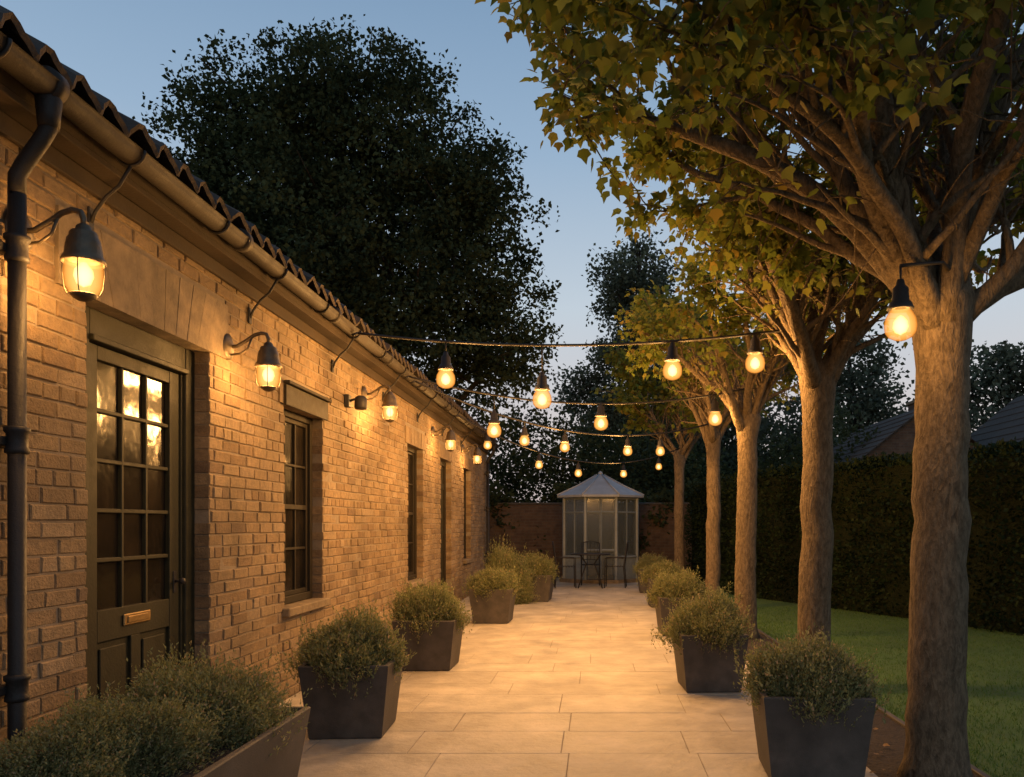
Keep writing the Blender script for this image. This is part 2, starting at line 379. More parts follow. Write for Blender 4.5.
mb.box(X-.08,X+.03,a+.001,a+.16,.0,h-.001,'doorp',.006); mb.box(X-.08,X+.03,b-.11,b-.001,0,h-.001,'doorp',.006)
mb.box(X-.078,X+.028,a+.16,b-.11,h-.13,h-.001,'doorp',.005); mb.box(X-.07,X+.05,a+.16,b-.11,h-.16,h-.131,'doorp',.004)
mb.box(X-.07,X+.012,a+.16,a+.18,.1,h-.161,'doorp',.004); mb.box(X-.07,X+.012,b-.13,b-.11,.1,h-.161,'doorp',.004)
A=a+.182;B=b-.132;T=h-.163
st=.085
mb.box(X-.045,X,A,A+st,.1,T,'doorp',.003); mb.box(X-.045,X,B-st-.02,B,.1,T,'doorp',.003)
mb.box(X-.044,X-.001,A+st,B-st-.02,T-.07,T,'doorp',.003)
mb.box(X-.044,X-.001,A+st,B-st-.02,.74,.90,'doorp',.003)
mb.box(X-.044,X-.001,A+st,B-st-.02,.1,.30,'doorp',.003)
yc=(A+st+B-st-.02)/2
mb.box(X-.044,X-.002,yc-.045,yc+.045,.30,.74,'doorp',.003)
for p,q in((A+st,yc-.045),(yc+.045,B-st-.02)):
    mb.box(X-.03,X-.018,p,q,.30,.74,'doorp'); mb.box(X-.018,X-.008,p+.035,q-.035,.335,.705,'doorp',.006)
C=.90;D=T-.07; YA=A+st;YB=B-st-.02
for i in range(1,3):
    yy=YA+(YB-YA)*i/3; mb.box(X-.036,X-.006,yy-.011,yy+.011,C,D,'doorp',.004)
for i in range(1,5):
    zz=C+(D-C)*i/5; mb.box(X-.0355,X-.0065,YA,YB,zz-.011,zz+.011,'doorp',.004)
for i in range(3):
    for j in range(5):
        ya=YA+(YB-YA)*i/3; yb=YA+(YB-YA)*(i+1)/3; za=C+(D-C)*j/5; zb=C+(D-C)*(j+1)/5
        t1=random.uniform(-.003,.003); t2=random.uniform(-.003,.003); xx=X-.024
        mb.add([(xx+t1,ya,za),(xx-t1+t2,yb,za),(xx-t1,yb,zb),(xx+t1-t2,ya,zb)],[(0,1,2,3)],'glass')
mb.box(X,X+.010,yc-.125,yc+.125,.80,.86,'brass',.005); mb.box(X+.010,X+.015,yc-.095,yc+.095,.813,.847,'brass',.003)
mb.tube([(X+.001,B-.05,1.0),(X+.035,B-.05,1.0)],.009,10,'iron'); mb.lathe([(.0,-.02),(.014,-.016),(.02,0),(.014,.016),(0.0,.02)],(X+.045,B-.05,1.0),16,'iron')
mb.box(X,X+.006,B-.07,B-.035,.93,1.06,'iron',.003)
mb.obj('front_door',house)
mb=MB(); a,b,l,h=ops[3]
mb.box(X-.08,X+.03,a+.001,a+.07,0,h-.001,'frame',.005); mb.box(X-.08,X+.03,b-.07,b-.001,0,h-.001,'frame',.005); mb.box(X-.078,X+.028,a+.07,b-.07,h-.08,h-.001,'frame',.005)
k=6
for i in range(k):
    p=a+.072+(b-a-.144)*i/k; q=a+.072+(b-a-.144)*(i+1)/k; mb.box(X-.05,X-.005,p+.002,q-.002,.03,h-.082,'doorp',.004)
mb.box(X-.005,X+.01,a+.09,b-.09,.3,.4,'doorp',.003); mb.box(X-.005,X+.01,a+.09,b-.09,1.9,2.0,'doorp',.003)
mb.obj('plank_door',house)
mb=MB()
mb.box(WX-.3,WX+.13,Y0-.1,Y1+.1,ZT+.002,ZT+.03,'wood',.003)
mb.box(WX+.10,WX+.128,Y0-.1,Y1+.1,ZT+.031,ZT+.155,'wood',.003)
mb.box(WX+.003,WX+.03,Y0,Y1,ZT-.085,ZT-.002,'wood',.004)
mb.obj('eaves_boards',house)
sl=math.tan(R(36)); ridgeX=-5.4
def roofside(sgn,x_e):
    vs=[];fs=[]
    ys=np.arange(Y0-.15,Y1+.15,.025); ny=len(ys)
    run=abs(ridgeX-x_e); courses=13; rows=[]
    for c in range(courses):
        for t,lift in((0,.030),(.999,0.0)):
            d=(c+t)/courses*run; rows.append((d,lift))
    z_e=ZT+.165
    for d,lift in rows:
        for yv in ys:
            tl=int(yv/.21); ph=(yv/.21)%1.0; w=.034*math.sin(2*math.pi*ph)+.012*math.sin(4*math.pi*ph)
            jj=((tl*7919+int(d*10)*104)%17)/17*.03 if d<.01 else 0
            w+=.006*math.sin(tl*12.9898)
            vs.append((x_e-sgn*d+sgn*jj,yv,z_e+d*sl+lift+w+.02))
    nr=len(rows)
    for r in range(nr-1):
        for k in range(ny-1): fs.append((r*ny+k,r*ny+k+1,(r+1)*ny+k+1,(r+1)*ny+k))
    return vs,fs
mb=MB()
for sgn,xe in((1,WX+.17),(-1,-8.45)):
    v,f=roofside(sgn,xe); mb.add(v,f,'tile')
    zu=ZT+.135
    mb.add([(xe-sgn*.03,Y0-.12,zu),(xe-sgn*.03,Y1+.12,zu),(ridgeX,Y1+.12,zu+abs(ridgeX-xe)*sl),(ridgeX,Y0-.12,zu+abs(ridgeX-xe)*sl)],[(0,1,2,3)],'tile')
zr=ZT+.165+abs(ridgeX-(WX+.17))*sl
mb.tube([(ridgeX,yy,zr) for yy in np.arange(Y0-.15,Y1+.2,.4)],.11,12,'tile')
o=mb.obj('tiled_roof',house); md=o.modifiers.new('thick','SOLIDIFY'); md.thickness=.026; md.offset=1
mb=MB(); gx,gz,gr=WX+.195,ZT+.11,.058
prof=[]; 
for k in range(11): an=math.pi+math.pi*k/10; prof.append((gx+gr*math.cos(an),gz+gr*math.sin(an)))
prof.append((gx+gr+.008,gz+.004)); 
inner=[(gx+(gr-.008)*math.cos(math.pi+math.pi*k/10),gz+.001+(gr-.008)*math.sin(math.pi+math.pi*k/10)) for k in range(10,-1,-1)]
loop=prof+inner; vs=[(x,Y0-.12,z) for x,z in loop]+[(x,Y1+.12,z) for x,z in loop]; q=len(loop)
mb.add(vs,[(k,(k+1)%q,q+(k+1)%q,q+k) for k in range(q)],'gutter',True)
yy=1.15; i=0
while yy<Y1:
    mb.tube([(gx+(gr+.008)*math.cos(an),yy,gz+(gr+.008)*math.sin(an)) for an in np.linspace(math.pi*.98,math.pi*2.02,11)],.008,6,'iron')
    if i%2==0: mb.tube([(gx+.0,yy+.3-.03,gz),(gx,yy+.3+.03,gz)],gr+.008,20,'gutter')
    if i%2==1:
        mb.tube([(WX+.012,yy,ZT-.22),(WX+.03,yy,ZT-.17),(WX+.08,yy,ZT-.10),(WX+.14,yy,ZT-.05),(gx,yy,gz-gr-.01)],.009,6,'iron')
        mb.box(WX+.002,WX+.014,yy-.02,yy+.02,ZT-.26,ZT-.15,'iron',.003)
    yy+=.86; i+=1
mb.obj('gutter',house)
def downpipe(yp):
    mb=MB(); xp=WX+.07
    mb.lathe([(.042,.08),(.048,.06),(.042,0),(.038,-.05)],(gx,yp,gz-gr-.06),14,'iron',cap=True)
    mb.tube([(gx,yp,gz-gr-.08),(gx,yp,gz-gr-.11),(gx-.03,yp,gz-gr-.16),(xp+.03,yp,gz-gr-.25),(xp,yp,gz-gr-.30),(xp,yp,gz-gr-.38)],.032,14,'iron')
    mb.tube([(xp,yp,gz-gr-.37),(xp,yp,.12),(xp+.02,yp,.06),(xp+.09,yp,.03)],.032,14,'iron')
    for zc in(2.42,1.66,.68,.16):
        mb.lathe([(.032,-.05),(.043,-.045),(.043,-.03),(.038,-.02),(.038,.03),(.046,.04),(.046,.055),(.032,.06)],(xp,yp,zc),14,'iron')
        mb.box(WX+.002,xp-.02,yp-.07,yp+.07,zc-.018,zc+.018,'iron',.004)
    mb.obj('downpipe',house)
downpipe(3.17); downpipe(17.1)
# ------------------------------------------------------------ lamps
WARM=(1,.485,.135); KP=2.55
def plight(parent,loc,power,rad=.045):
    if power<=0: return
    ld=bpy.data.lights.new('bulb_light','POINT'); ld.energy=power*KP; ld.color=WARM; ld.shadow_soft_size=rad
    o=bpy.data.objects.new('bulb_light',ld); sc.collection.objects.link(o); o.location=loc; o.parent=parent
def lantern(y,z,power,s=1.0):
    e=empty('wall_lantern',(WX,y,z))
    mb=MB(); ax=.27
    vs=[];n=20
    for xx,r in((.002,.075),(.018,.072),(.026,.05),(.04,.028)):
        for k in range(n): an=2*math.pi*k/n; vs.append((xx,r*math.cos(an),.16+r*1.15*math.sin(an)))
    fs=[(i*n+k,i*n+(k+1)%n,(i+1)*n+(k+1)%n,(i+1)*n+k) for i in range(3) for k in range(n)]+[tuple(3*n+k for k in range(n))]
    mb.add(vs,fs,'bronze',True)
    mb.tube([(.02,0,.16),(.07,0,.165),(.13,0,.20),(.18,0,.235),(.225,0,.248),(.258,0,.24),(ax,0,.21),(ax,0,.17)],.012,10,'bronze')
    mb.tube([(.03,0,.11),(.09,0,.115),(.14,0,.15),(.165,0,.22)],.007,8,'bronze')
    mb.lathe([(.0,.19),(.018,.188),(.028,.178),(.030,.165),(.046,.158),(.052,.148),(.052,.138),(.060,.125),(.066,.095),(.070,.06),(.079,.048),(.082,.034),(.078,.026),(.068,.034),(.062,.07),(.05,.12),(.02,.145)],(ax,0,0),28,'bronze')
    for k in range(4):
        an=k*math.pi/2+.3
        mb.tube([(ax+r*math.cos(an),r*math.sin(an),zz) for r,zz in((.078,.035),(.076,-.02),(.070,-.075),(.058,-.100))],.0022,5,'bronze')
    mb.lathe([(.0,-.128),(.02,-.124),(.038,-.114),(.052,-.102),(.050,-.096),(.034,-.104),(.0,-.108)],(ax,0,0),24,'bronze')
    mb.obj('lamp_body',e)
    g=MB(); g.lathe([(.064,.04),(.071,.01),(.071,-.03),(.066,-.07),(.05,-.097)],(ax,0,0),24,'shell'); g.obj('lamp_glass',e)
    c=MB(); c.lathe([(.0,.035),(.014,.03),(.034,.0),(.037,-.025),(.026,-.055),(0,-.068)],(ax,0,0),14,'core'); c.obj('lamp_filament',e)
    plight(e,(ax,0,-.04),power,.075)
WL=[(3.27,2.37,42),(5.12,2.31,42),(8.15,2.50,52),(11.6,2.52,52),(14.2,2.52,52)]
for y,z,p in WL: lantern(y,z,p)
mb=MB(); mb.box(0.002,.05,-.04,.04,-.06,.06,'iron',.006); mb.tube([(.04,0,0),(.1,0,.02),(.14,0,0)],.012,8,'iron'); mb.lathe([(.03,.05),(.055,.03),(.06,-.06),(.05,-.08),(.0,-.075)],(.15,0,0),16,'iron')
mb.obj('wall_spotlight',None,(WX,7.55,2.5))
def bulb(e,p,drop,s,power):
    x,y,z=p
    mb=MB(); zt=-drop
    mb.tube([(x,y,z),(x,y,z+zt+.20*s)],.006,6,'iron')
    mb.lathe([(r*s,h*s) for r,h in((0,.215),(.018,.21),(.024,.18),(.040,.165),(.044,.10),(.055,.09),(.068,.06),(.066,.052),(.03,.06))],(x,y,z+zt),18,'iron'); 
    mb.obj('bulb_holder',e)
    g=MB(); g.lathe([(r*s,h*s) for r,h in((.040,.065),(.06,.04),(.078,.005),(.083,-.03),(.078,-.065),(.06,-.09),(.03,-.105),(0,-.11))],(x,y,z+zt),20,'shell'); g.obj('bulb_glass',e)
    c=MB(); c.lathe([(r*s,h*s) for r,h in((0,.035),(.018,.025),(.036,-.0),(.040,-.03),(.028,-.055),(0,-.068))],(x,y,z+zt-.01*s),12,'core'); c.obj('bulb_filament',e)
    plight(e,(x,y,z+zt-.03*s),power,.090*s)
def strand(p0,p1,sag,bulbs,s=1,power=30):
    e=empty('string_lights'); p0=Vector(p0);p1=Vector(p1)
    def at(t): 
        q=p0.lerp(p1,t); q.z-=4*sag*t*(1-t); return q
    mb=MB(); mb.tube([at(i/30) for i in range(31)],.012,6,'iron'); 
    mb.tube([p0,p0+Vector((-.05,0,-.02))],.014,8,'iron'); mb.obj('cable',e)
    for b_ in bulbs:
        bx,dr=b_[:2]; pw=b_[2] if len(b_)>2 else power
        t=(bx-p0.x)/(p1.x-p0.x); q=at(t); bulb(e,tuple(q),dr,s,pw)
EX=WX+.27
strand((EX,7.05,3.02),(1.80,6.65,2.98),.13,[(-1.3,.30),(-.455,.44),(.655,.22,130),(1.34,.22,58)],1,108)
strand((EX,9.0,3.0),(1.80,9.5,2.95),.24,[(-1.15,.38,100),(.07,.20,130),(1.42,.26,48)],1,105)
strand((EX,9.3,3.0),(1.80,12.3,2.9),.38,[(-.9,.22,0),(-.4,.2,140),(.46,.2,150),(.95,.24,0)],.8,60)
strand((EX,12.2,3.0),(1.78,16.9,2.95),.5,[(-1.7,.2,0),(-.95,.2,65),(-.3,.2,0),(.55,.2,65),(1.3,.2,0)],.8,60)
e=empty('hanging_lantern'); mb=MB(); mb.tube([(1.92,4.22,2.62),(1.76,4.05,2.66),(1.52,3.98,2.62)],.010,8,'iron'); mb.obj('bracket',e); bulb(e,(1.52,3.98,2.62),.27,.95,20)
# ------------------------------------------------------------ plane trees
def path(p,d,Ln,n,wob,up,rnd):
    pts=[Vector(p)]; d=Vector(d).normalized()
    for i in range(n):
        d=(d+Vector((rnd.gauss(0,wob),rnd.gauss(0,wob),rnd.gauss(0,wob)+up))).normalized()
        pts.append(pts[-1]+d*(Ln/n))
    return pts
def plane_tree(loc,fork,r0,cr,nl,seed,ls,dens=1.0,limbs=None,kmin=6,twl=2.0):
    rnd=random.Random(seed); e=empty('plane_tree',loc); mb=MB()
    n=22; pts=[];rad=[]
    for i in range(n+1):
        t=i/n; z=-.05+t*(fork+.05)
        pts.append((rnd.gauss(0,.005)+.022*math.sin(3*t+seed),rnd.gauss(0,.005)+.02*math.sin(2.3*t+seed),z))
        fl=.16*math.exp(-z/.09)+.05*math.exp(-z/.4); top=.26*max(0,(t-.86)/.14)**1.5
        rad.append(r0*(1+fl+top-.12*t)*(1+rnd.gauss(0,.014)))
    pts.append((pts[-1][0],pts[-1][1],fork+.12)); rad.append(r0*.9)
    mb.tube(pts,rad,22,'bark')
    LP=[];LA=[]
    if limbs is None:
        limbs=[]
        for i in range(nl):
            az=2*math.pi*i/nl+rnd.uniform(-.3,.3); el=rnd.uniform(42,75); limbs.append((az,el,cr*rnd.uniform(1.1,1.5)))
    def leaf_along(pts,cnt,spread):
        for _ in range(cnt):
            k=rnd.randrange(1,len(pts)); t=rnd.random(); q=pts[k-1].lerp(pts[k],t)
            d=(pts[k]-pts[k-1]).normalized()
            off=Vector((rnd.gauss(0,1),rnd.gauss(0,1),rnd.gauss(0,.8))).normalized()
            LP.append(q+off*rnd.uniform(.01,spread)); LA.append(d*.5+off*.8+Vector((0,0,-.55)))
    for az,el,Ln in limbs:
        d=Vector((math.cos(az)*math.cos(R(el)),math.sin(az)*math.cos(R(el)),math.sin(R(el))))
        st=Vector((math.cos(az)*r0*.35,math.sin(az)*r0*.35,fork-.10+rnd.uniform(-.06,.12)))
        lp=path(st,d,Ln,14,.085,-.004 if el>40 else .03,rnd); lr=r0*rnd.uniform(.27,.43)
        rr=[lr*(1.35 if i==0 else 1.1 if i==1 else 1)*(1-i/15)**.8+.006 for i in range(15)]
        mb.tube(lp,rr,10,'bark')
        ns=int(10*Ln/cr)
        for j in range(ns):
            k=2+int((j+.5)/ns*12.4); k=min(k,14); base=lp[k]; dd=(lp[k]-lp[k-1]).normalized()
            side=Vector((rnd.gauss(0,1),rnd.gauss(0,1),rnd.gauss(0,.6))).normalized()
            sd=(dd*.9+side*.8+Vector((0,0,.16 if k>6 else .35))).normalized(); sL=Ln*rnd.uniform(.25,.44)*(1.05-k/30)
            sp=path(base,sd,sL,7,.12,.01,rnd); sr=rr[k]*.5
            mb.tube(sp,[sr*(1-i/8.5)+.003 for i in range(8)],6,'bark')
            if k>kmin: leaf_along(sp[2:],int(12*dens),.12)
            for m in range(5):
                kk=rnd.randrange(2,8); b2=sp[kk]; s2=Vector((rnd.gauss(0,1),rnd.gauss(0,1),rnd.gauss(0,.7))).normalized()
                td=((sp[kk]-sp[kk-1]).normalized()*.7+s2+Vector((0,0,-.08))).normalized()
                tp=path(b2,td,rnd.uniform(.2,.42)*cr/twl,4,.15,-.03,rnd)
                mb.tube(tp,[.006,.005,.004,.003,.002],4,'bark')
                if k>kmin or kk>5: leaf_along(tp,int((15 if k>kmin else 4)*dens),.13)
    mb.obj('trunk_and_limbs',e)
    P=np.array([tuple(v) for v in LP]); A=np.array([tuple(v) for v in LA]); nn=len(P)
    nr=rng.normal(0,.7,(nn,3)); nr[:,2]+=.9
    leaves('leaves',P,A,nr,rng.uniform(.6,1.15,nn)*ls,TL,'leaf1',e)
    return nn
TX=1.82; cnt=0
D=math.radians
l1=[(178,50,2.7),(150,56,2.9),(205,56,2.5),(120,52,2.6),(232,64,2.6),(90,66,3.0),(60,45,3.0),(20,42,3.0),(345,50,2.9),(300,60,2.6),(265,76,2.6),(165,72,3.2),(188,45,2.9),(135,46,2.4),(0,75,3.2),(40,62,3.2),(222,44,2.3),(200,68,3.2),(110,72,3.0)]
cnt+=plane_tree((TX+.02,4.28,0),2.52,.150,2.3,0,11,.078,1.9,[(D(a),el,l) for a,el,l in l1],kmin=6)
cnt+=plane_tree((TX,6.6,0),2.55,.135,1.35,11,5,.07,1.7,kmin=7,twl=1.8)
cnt+=plane_tree((TX,9.58,0),2.6,.13,1.4,10,23,.078,1.5,kmin=7,twl=1.8)
cnt+=plane_tree((TX,12.4,0),2.7,.115,1.5,9,31,.09,1.1,kmin=6)
cnt+=plane_tree((TX,17.1,0),2.8,.115,1.6,9,47,.11,.9,kmin=6)
print('plane leaves',cnt)
# ------------------------------------------------------------ big dark tree + background trees
def crown_tree(name,loc,lobes,nclump,per,clr,ls,mat,trunk_h,tr,seed,parent=None,inner=.35):
    rg=np.random.default_rng(seed); e=empty(name,loc); mb=MB(); rnd=random.Random(seed)
    top=max(l[2]+l[3]*.5 for l in lobes)
    tp=[Vector((rnd.gauss(0,.05),rnd.gauss(0,.05),-.05+(top)*i/9)) for i in range(10)]
    mb.tube(tp,[tr*(1-i/10.5) for i in range(10)],12,'bark2')
    for lx,ly,lz,lr in lobes:
        z0=max(trunk_h,lz*.45); a=Vector((0,0,z0)); b=Vector((lx,ly,lz)); mid=a.lerp(b,.5)+Vector((rnd.gauss(0,.2),rnd.gauss(0,.2),-.2))
        mb.tube([a,a.lerp(mid,.5),mid,mid.lerp(b,.5)+Vector((0,0,.1)),b],[tr*.45,tr*.38,tr*.3,tr*.2,tr*.1],7,'bark2')
        for _ in range(5):
            dr=Vector((rnd.gauss(0,1),rnd.gauss(0,1),rnd.gauss(.4,1))).normalized(); mb.tube([b,b+dr*lr*.5+Vector((0,0,.1)),b+dr*lr*.95],[tr*.12,tr*.07,.01],5,'bark2')
    mb.obj('trunk_and_limbs',e)
    lo=np.array(lobes,float); w=lo[:,3]**2; w/=w.sum()
    idx=rg.choice(len(lo),nclump,p=w); dirs=unit(rg.normal(size=(nclump,3)))
    rad=np.where(rg.random(nclump)<inner,rg.uniform(.2,.8,nclump),rg.uniform(.82,1.05,nclump))
    C=lo[idx,:3]+dirs*(lo[idx,3]*rad)[:,None]
    cs=clr*rg.uniform(.6,1.3,nclump)
    nper=per; P=np.repeat(C,nper,0)+np.clip(rg.normal(size=(nclump*nper,3)),-1.7,1.7)*np.repeat(cs,nper)[:,None]*np.array([1,1,.6])
    k=len(P); A=np.repeat(dirs,nper,0)*.5+rg.normal(size=(k,3))*.7+np.array([0,0,-.2]); nr=rg.normal(0,.8,(k,3)); nr[:,2]+=.8
    leaves('leaves',P,A,nr,rg.uniform(.6,1.3,k)*ls,TQ,mat,e)
    return k
lob=[(-.2,0,8.6,3.2),(-2.6,.3,8.9,2.2),(-3.4,-.3,7.3,1.9),(-1.7,-.4,11.0,2.1),(.6,-.2,11.3,2.1),(2.2,0,10.2,2.0),(2.9,-.3,8.4,2.0),(3.6,.2,6.8,1.8),(2.0,-1.2,6.4,2.1),(-.5,-2,7.2,2.3),(-2.5,-1.4,6.0,2.1),(3.0,0,5.0,1.8),(.3,-1.5,4.8,2.1),(-.5,1.5,10.0,2.3),(-3.8,.2,9.1,1.3),(-.5,.2,12.0,1.4),(4.2,-.2,5.6,1.1),(-3.3,0,10.3,1.4),(3.1,.2,9.6,1.3),(-2.6,0,11.6,1.0),(1.6,0,12.2,.9)]
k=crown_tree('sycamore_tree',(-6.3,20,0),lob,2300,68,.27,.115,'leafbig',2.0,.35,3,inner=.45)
print('big',k)
def autolobes(h,w,n,seed,base=.35,wl=(.28,.45)):
    rr=random.Random(seed); out=[]
    for i in range(n):
        t=(i+rr.random())/n; z=h*(base+(1-base)*t*.93); wr=w*math.sin(math.pi*(.22+.72*t))*.95
        an=i*2.4+rr.uniform(-.4,.4); q=rr.uniform(.35,1)*wr*(1 if i<n-1 else 0); out.append((q*math.cos(an),q*math.sin(an),z,w*rr.uniform(*wl)*(1.15-.45*t)))
    return out
crown_tree('poplar_tree',(1.75,32,0),autolobes(13.4,2.5,24,4,.2,(.26,.42)),760,46,.36,.16,'leaffar',3,.25,8)
crown_tree('ash_tree',(5.4,36,0),autolobes(9.5,3.4,16,14,.2),420,46,.45,.22,'leaffar',3,.25,9)
crown_tree('ash_tree',(10.5,33,0),autolobes(9.0,3.6,16,5,.2),420,46,.42,.20,'leaffar',3,.25,10)
crown_tree('ash_tree',(15.5,30,0),autolobes(8.2,3.0,16,6,.2),400,46,.40,.20,'leaffar',3,.25,12)
lobs=[]
rr=random.Random(3)
for i in range(46):
    x=-14+i*.8+rr.uniform(-.5,.5); lobs.append((x,rr.uniform(-1.5,1.5),rr.uniform(.9,3.7),rr.uniform(1.0,1.7)))
for i in range(9): lobs.append((-2.6+i*.62,-4.0+rr.uniform(-.1,.15),rr.uniform(.7,1.9) if not 3<=i<=4 else 1.9,rr.uniform(.30,.5)))
rg=np.random.default_rng(77); lo=np.array(lobs); nC=1900; ii=rg.integers(0,len(lo),nC); dirs=unit(rg.normal(size=(nC,3))); C=lo[ii,:3]+dirs*(lo[ii,3]*rg.uniform(.6,1.1,nC))[:,None]
sg=np.where(lo[ii,1]<-3,.10,.26); P=np.repeat(C,45,0)+rg.normal(size=(nC*45,3))*np.repeat(sg,45)[:,None]; P[:,2]=np.abs(P[:,2]); k=len(P); nr=rg.normal(0,.8,(k,3)); nr[:,2]+=.7
ok=~((np.abs(P[:,0]-.13)<1.25)&(P[:,1]+25<20.5)&(P[:,2]<2.9)); P=P[ok]; nr=nr[ok]; k=len(P)
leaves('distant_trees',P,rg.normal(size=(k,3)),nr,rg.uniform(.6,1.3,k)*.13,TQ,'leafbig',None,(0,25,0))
# ------------------------------------------------------------ hedge
hd=empty('garden_hedge')
def hedge_run(p,q,h,t):
    p=np.array(p,float);q=np.array(q,float);d=q-p;Ln=np.linalg.norm(d);u=d/Ln;nm=np.array([-u[1],u[0]])
    mb=MB(); m=.06
    cs=[p+nm*(t/2-m),q+nm*(t/2-m),q-nm*(t/2-m),p-nm*(t/2-m)]
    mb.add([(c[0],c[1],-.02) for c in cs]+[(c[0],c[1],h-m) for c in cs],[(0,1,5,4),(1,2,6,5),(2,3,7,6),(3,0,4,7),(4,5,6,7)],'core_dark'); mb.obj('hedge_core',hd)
    k=int(Ln*h*1300); s=rng.random(k)*Ln; z=rng.random(k)*h; sd=np.where(rng.random(k)<.5,1,-1); depth=rng.normal(0,.035,k)
    wob=.06*np.sin(s*2.1+z*3)+.04*np.sin(s*5.3)+.04*np.sin(z*7+s)
    off=sd*(t/2+depth+wob)
    P=np.stack([p[0]+u[0]*s+nm[0]*off,p[1]+u[1]*s+nm[1]*off,z],1)
    A=np.stack([nm[0]*sd,nm[1]*sd,np.full(k,.2)],1)+rng.normal(0,.7,(k,3))
    k2=int(Ln*t*1500); s=rng.random(k2)*Ln; o=(rng.random(k2)-.5)*t; zz=h+.03*np.sin(s*3)+rng.normal(0,.04,k2)
    P2=np.stack([p[0]+u[0]*s+nm[0]*o,p[1]+u[1]*s+nm[1]*o,zz],1); A2=rng.normal(0,.6,(k2,3)); A2[:,2]+=1
    P=np.concatenate([P,P2]);A=np.concatenate([A,A2]); n=len(P)
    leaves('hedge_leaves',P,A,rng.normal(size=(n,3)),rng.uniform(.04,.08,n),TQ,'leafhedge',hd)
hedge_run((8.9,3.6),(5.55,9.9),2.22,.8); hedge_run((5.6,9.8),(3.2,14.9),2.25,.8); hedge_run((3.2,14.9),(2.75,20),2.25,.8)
mb=MB(); mb.box(-9,2.6,20.6,20.85,0,1.85,'farbrick'); mb.box(-9.02,2.62,20.57,20.88,1.852,1.91,'planter',.01); mb.obj('garden_wall')
def cottage(x0,x1,y0,y1,zw,zr,ch):
    e=empty('brick_cottage'); mb=MB(); xm=(x0+x1)/2
    mb.box(x0,x1,y0,y1,0,zw,'farbrick'); mb.add([(x0,y0,zw),(x1,y0,zw),(xm,y0,zr),(x0,y1,zw),(x1,y1,zw),(xm,y1,zr)],[(0,1,2),(3,5,4)],'farbrick'); mb.obj('walls',e)
    r=MB(); k=(zr-zw)/(xm-x0); o_=.25
    for s,xe in((-1,x0-o_),(1,x1+o_)):
        ze=zw-k*o_
        nrow=10
        for c in range(nrow):
            a=xe+(xm-xe)*c/nrow; b=xe+(xm-xe)*(c+1)/nrow; za=ze+k*abs(a-xe)+.06; zb=ze+k*abs(b-xe)+.03
            r.add([(a,y0-.2,za),(a,y1+.2,za),(b,y1+.2,zb),(b,y0-.2,zb),(a,y0-.2,za-.06),(a,y1+.2,za-.06)],[(0,1,2,3),(0,4,5,1),(0,3,4)],'tile')
    r.obj('roof',e)
    c=MB(); c.box(ch-.3,ch+.3,(y0+y1)/2-.3,(y0+y1)/2+.3,zw,zr+.5,'farbrick',.01); c.box(ch-.35,ch+.35,(y0+y1)/2-.35,(y0+y1)/2+.35,zr+.502,zr+.6,'stone',.01)
    c.lathe([(.1,0),(.11,.3),(.08,.32)],(ch,(y0+y1)/2,zr+.6),12,'farbrick'); c.obj('chimney',e)
    w=MB(); w.box(xm-.5,xm+.5,y0-.03,y0-.002,1.0,2.0,'grey',.01); w.box(xm-.43,xm+.43,y0-.04,y0-.031,1.07,1.93,'glass'); w.obj('window',e)
cottage(7.0,11.2,22,28,2.9,4.6,10.2); cottage(10.6,16.5,19.5,25.5,3.0,5.4,15.5)
# ------------------------------------------------------------ planters & shrubs
def planter(x,y,hw=.29,hd=None,h=.46):
    hd=hd or hw; mb=MB(); b=.80
    def ring(sx,sy,z): return [(-sx,-sy,z),(sx,-sy,z),(sx,sy,z),(-sx,sy,z)]
    rs=[ring(hw*b,hd-hw*(1-b),0),ring(hw*b+.004,hd-hw*(1-b)+.004,.01),ring(hw-.002,hd-.002,h-.006),ring(hw-.006,hd-.006,h),ring(hw-.028,hd-.028,h),ring(hw-.032,hd-.032,h-.05)]
    v=[p for r in rs for p in r]; f=[(0,3,2,1)]
    for i in range(5):
        for k in range(4): f.append((i*4+k,i*4+(k+1)%4,(i+1)*4+(k+1)%4,(i+1)*4+k))
    mb.add(v,f,'planter'); mb.add(ring(hw-.03,hd-.03,h-.045),[(0,1,2,3)],'soil')
    return mb.obj('planter_box',None,(x,y,.004))
def shrub_mesh(name,R_,Hs,nsp,per,ls,seed):
    rg=np.random.default_rng(seed)
    d=unit(rg.normal(size=(nsp,3))); d[:,2]=np.abs(d[:,2])*1.0-.05; d=unit(d)
    lump=1+.11*np.sin(d[:,0]*5+seed)+.09*np.sin(d[:,1]*7+seed*2)+.06*np.sin(d[:,2]*6+d[:,0]*4)
    ln=rg.uniform(.66,1.02,nsp)*lump; sp=rg.random(nsp)<.20; ln=np.where(sp,ln*rg.uniform(1.05,1.26,nsp),ln)
    dd=unit(d*.8+rg.normal(0,.28,(nsp,3))+np.array([0,0,.85]))
    tt=np.linspace(0,1,per)
    sc_=np.array([R_,R_,Hs])
    tip=d*ln[:,None]*sc_; stl=rg.uniform(.08,.16,nsp)*R_/.33
    P=tip[:,None,:]-dd[:,None,:]*(stl[:,None,None]*(1-tt)[None,:,None])
    P=P.reshape(-1,3); P+=rg.normal(0,.005,P.shape); n=len(P)
    A=np.repeat(dd,per,0)*1.1+rg.normal(0,.5,(n,3)); nr=rg.normal(size=(n,3))
    T=(TQ[0]*np.array([.6,1.2,1]),TQ[1])
    return leaves(name,P,A,nr,rg.uniform(.6,1.25,n)*ls,T,'leafshrub',meshonly=True)
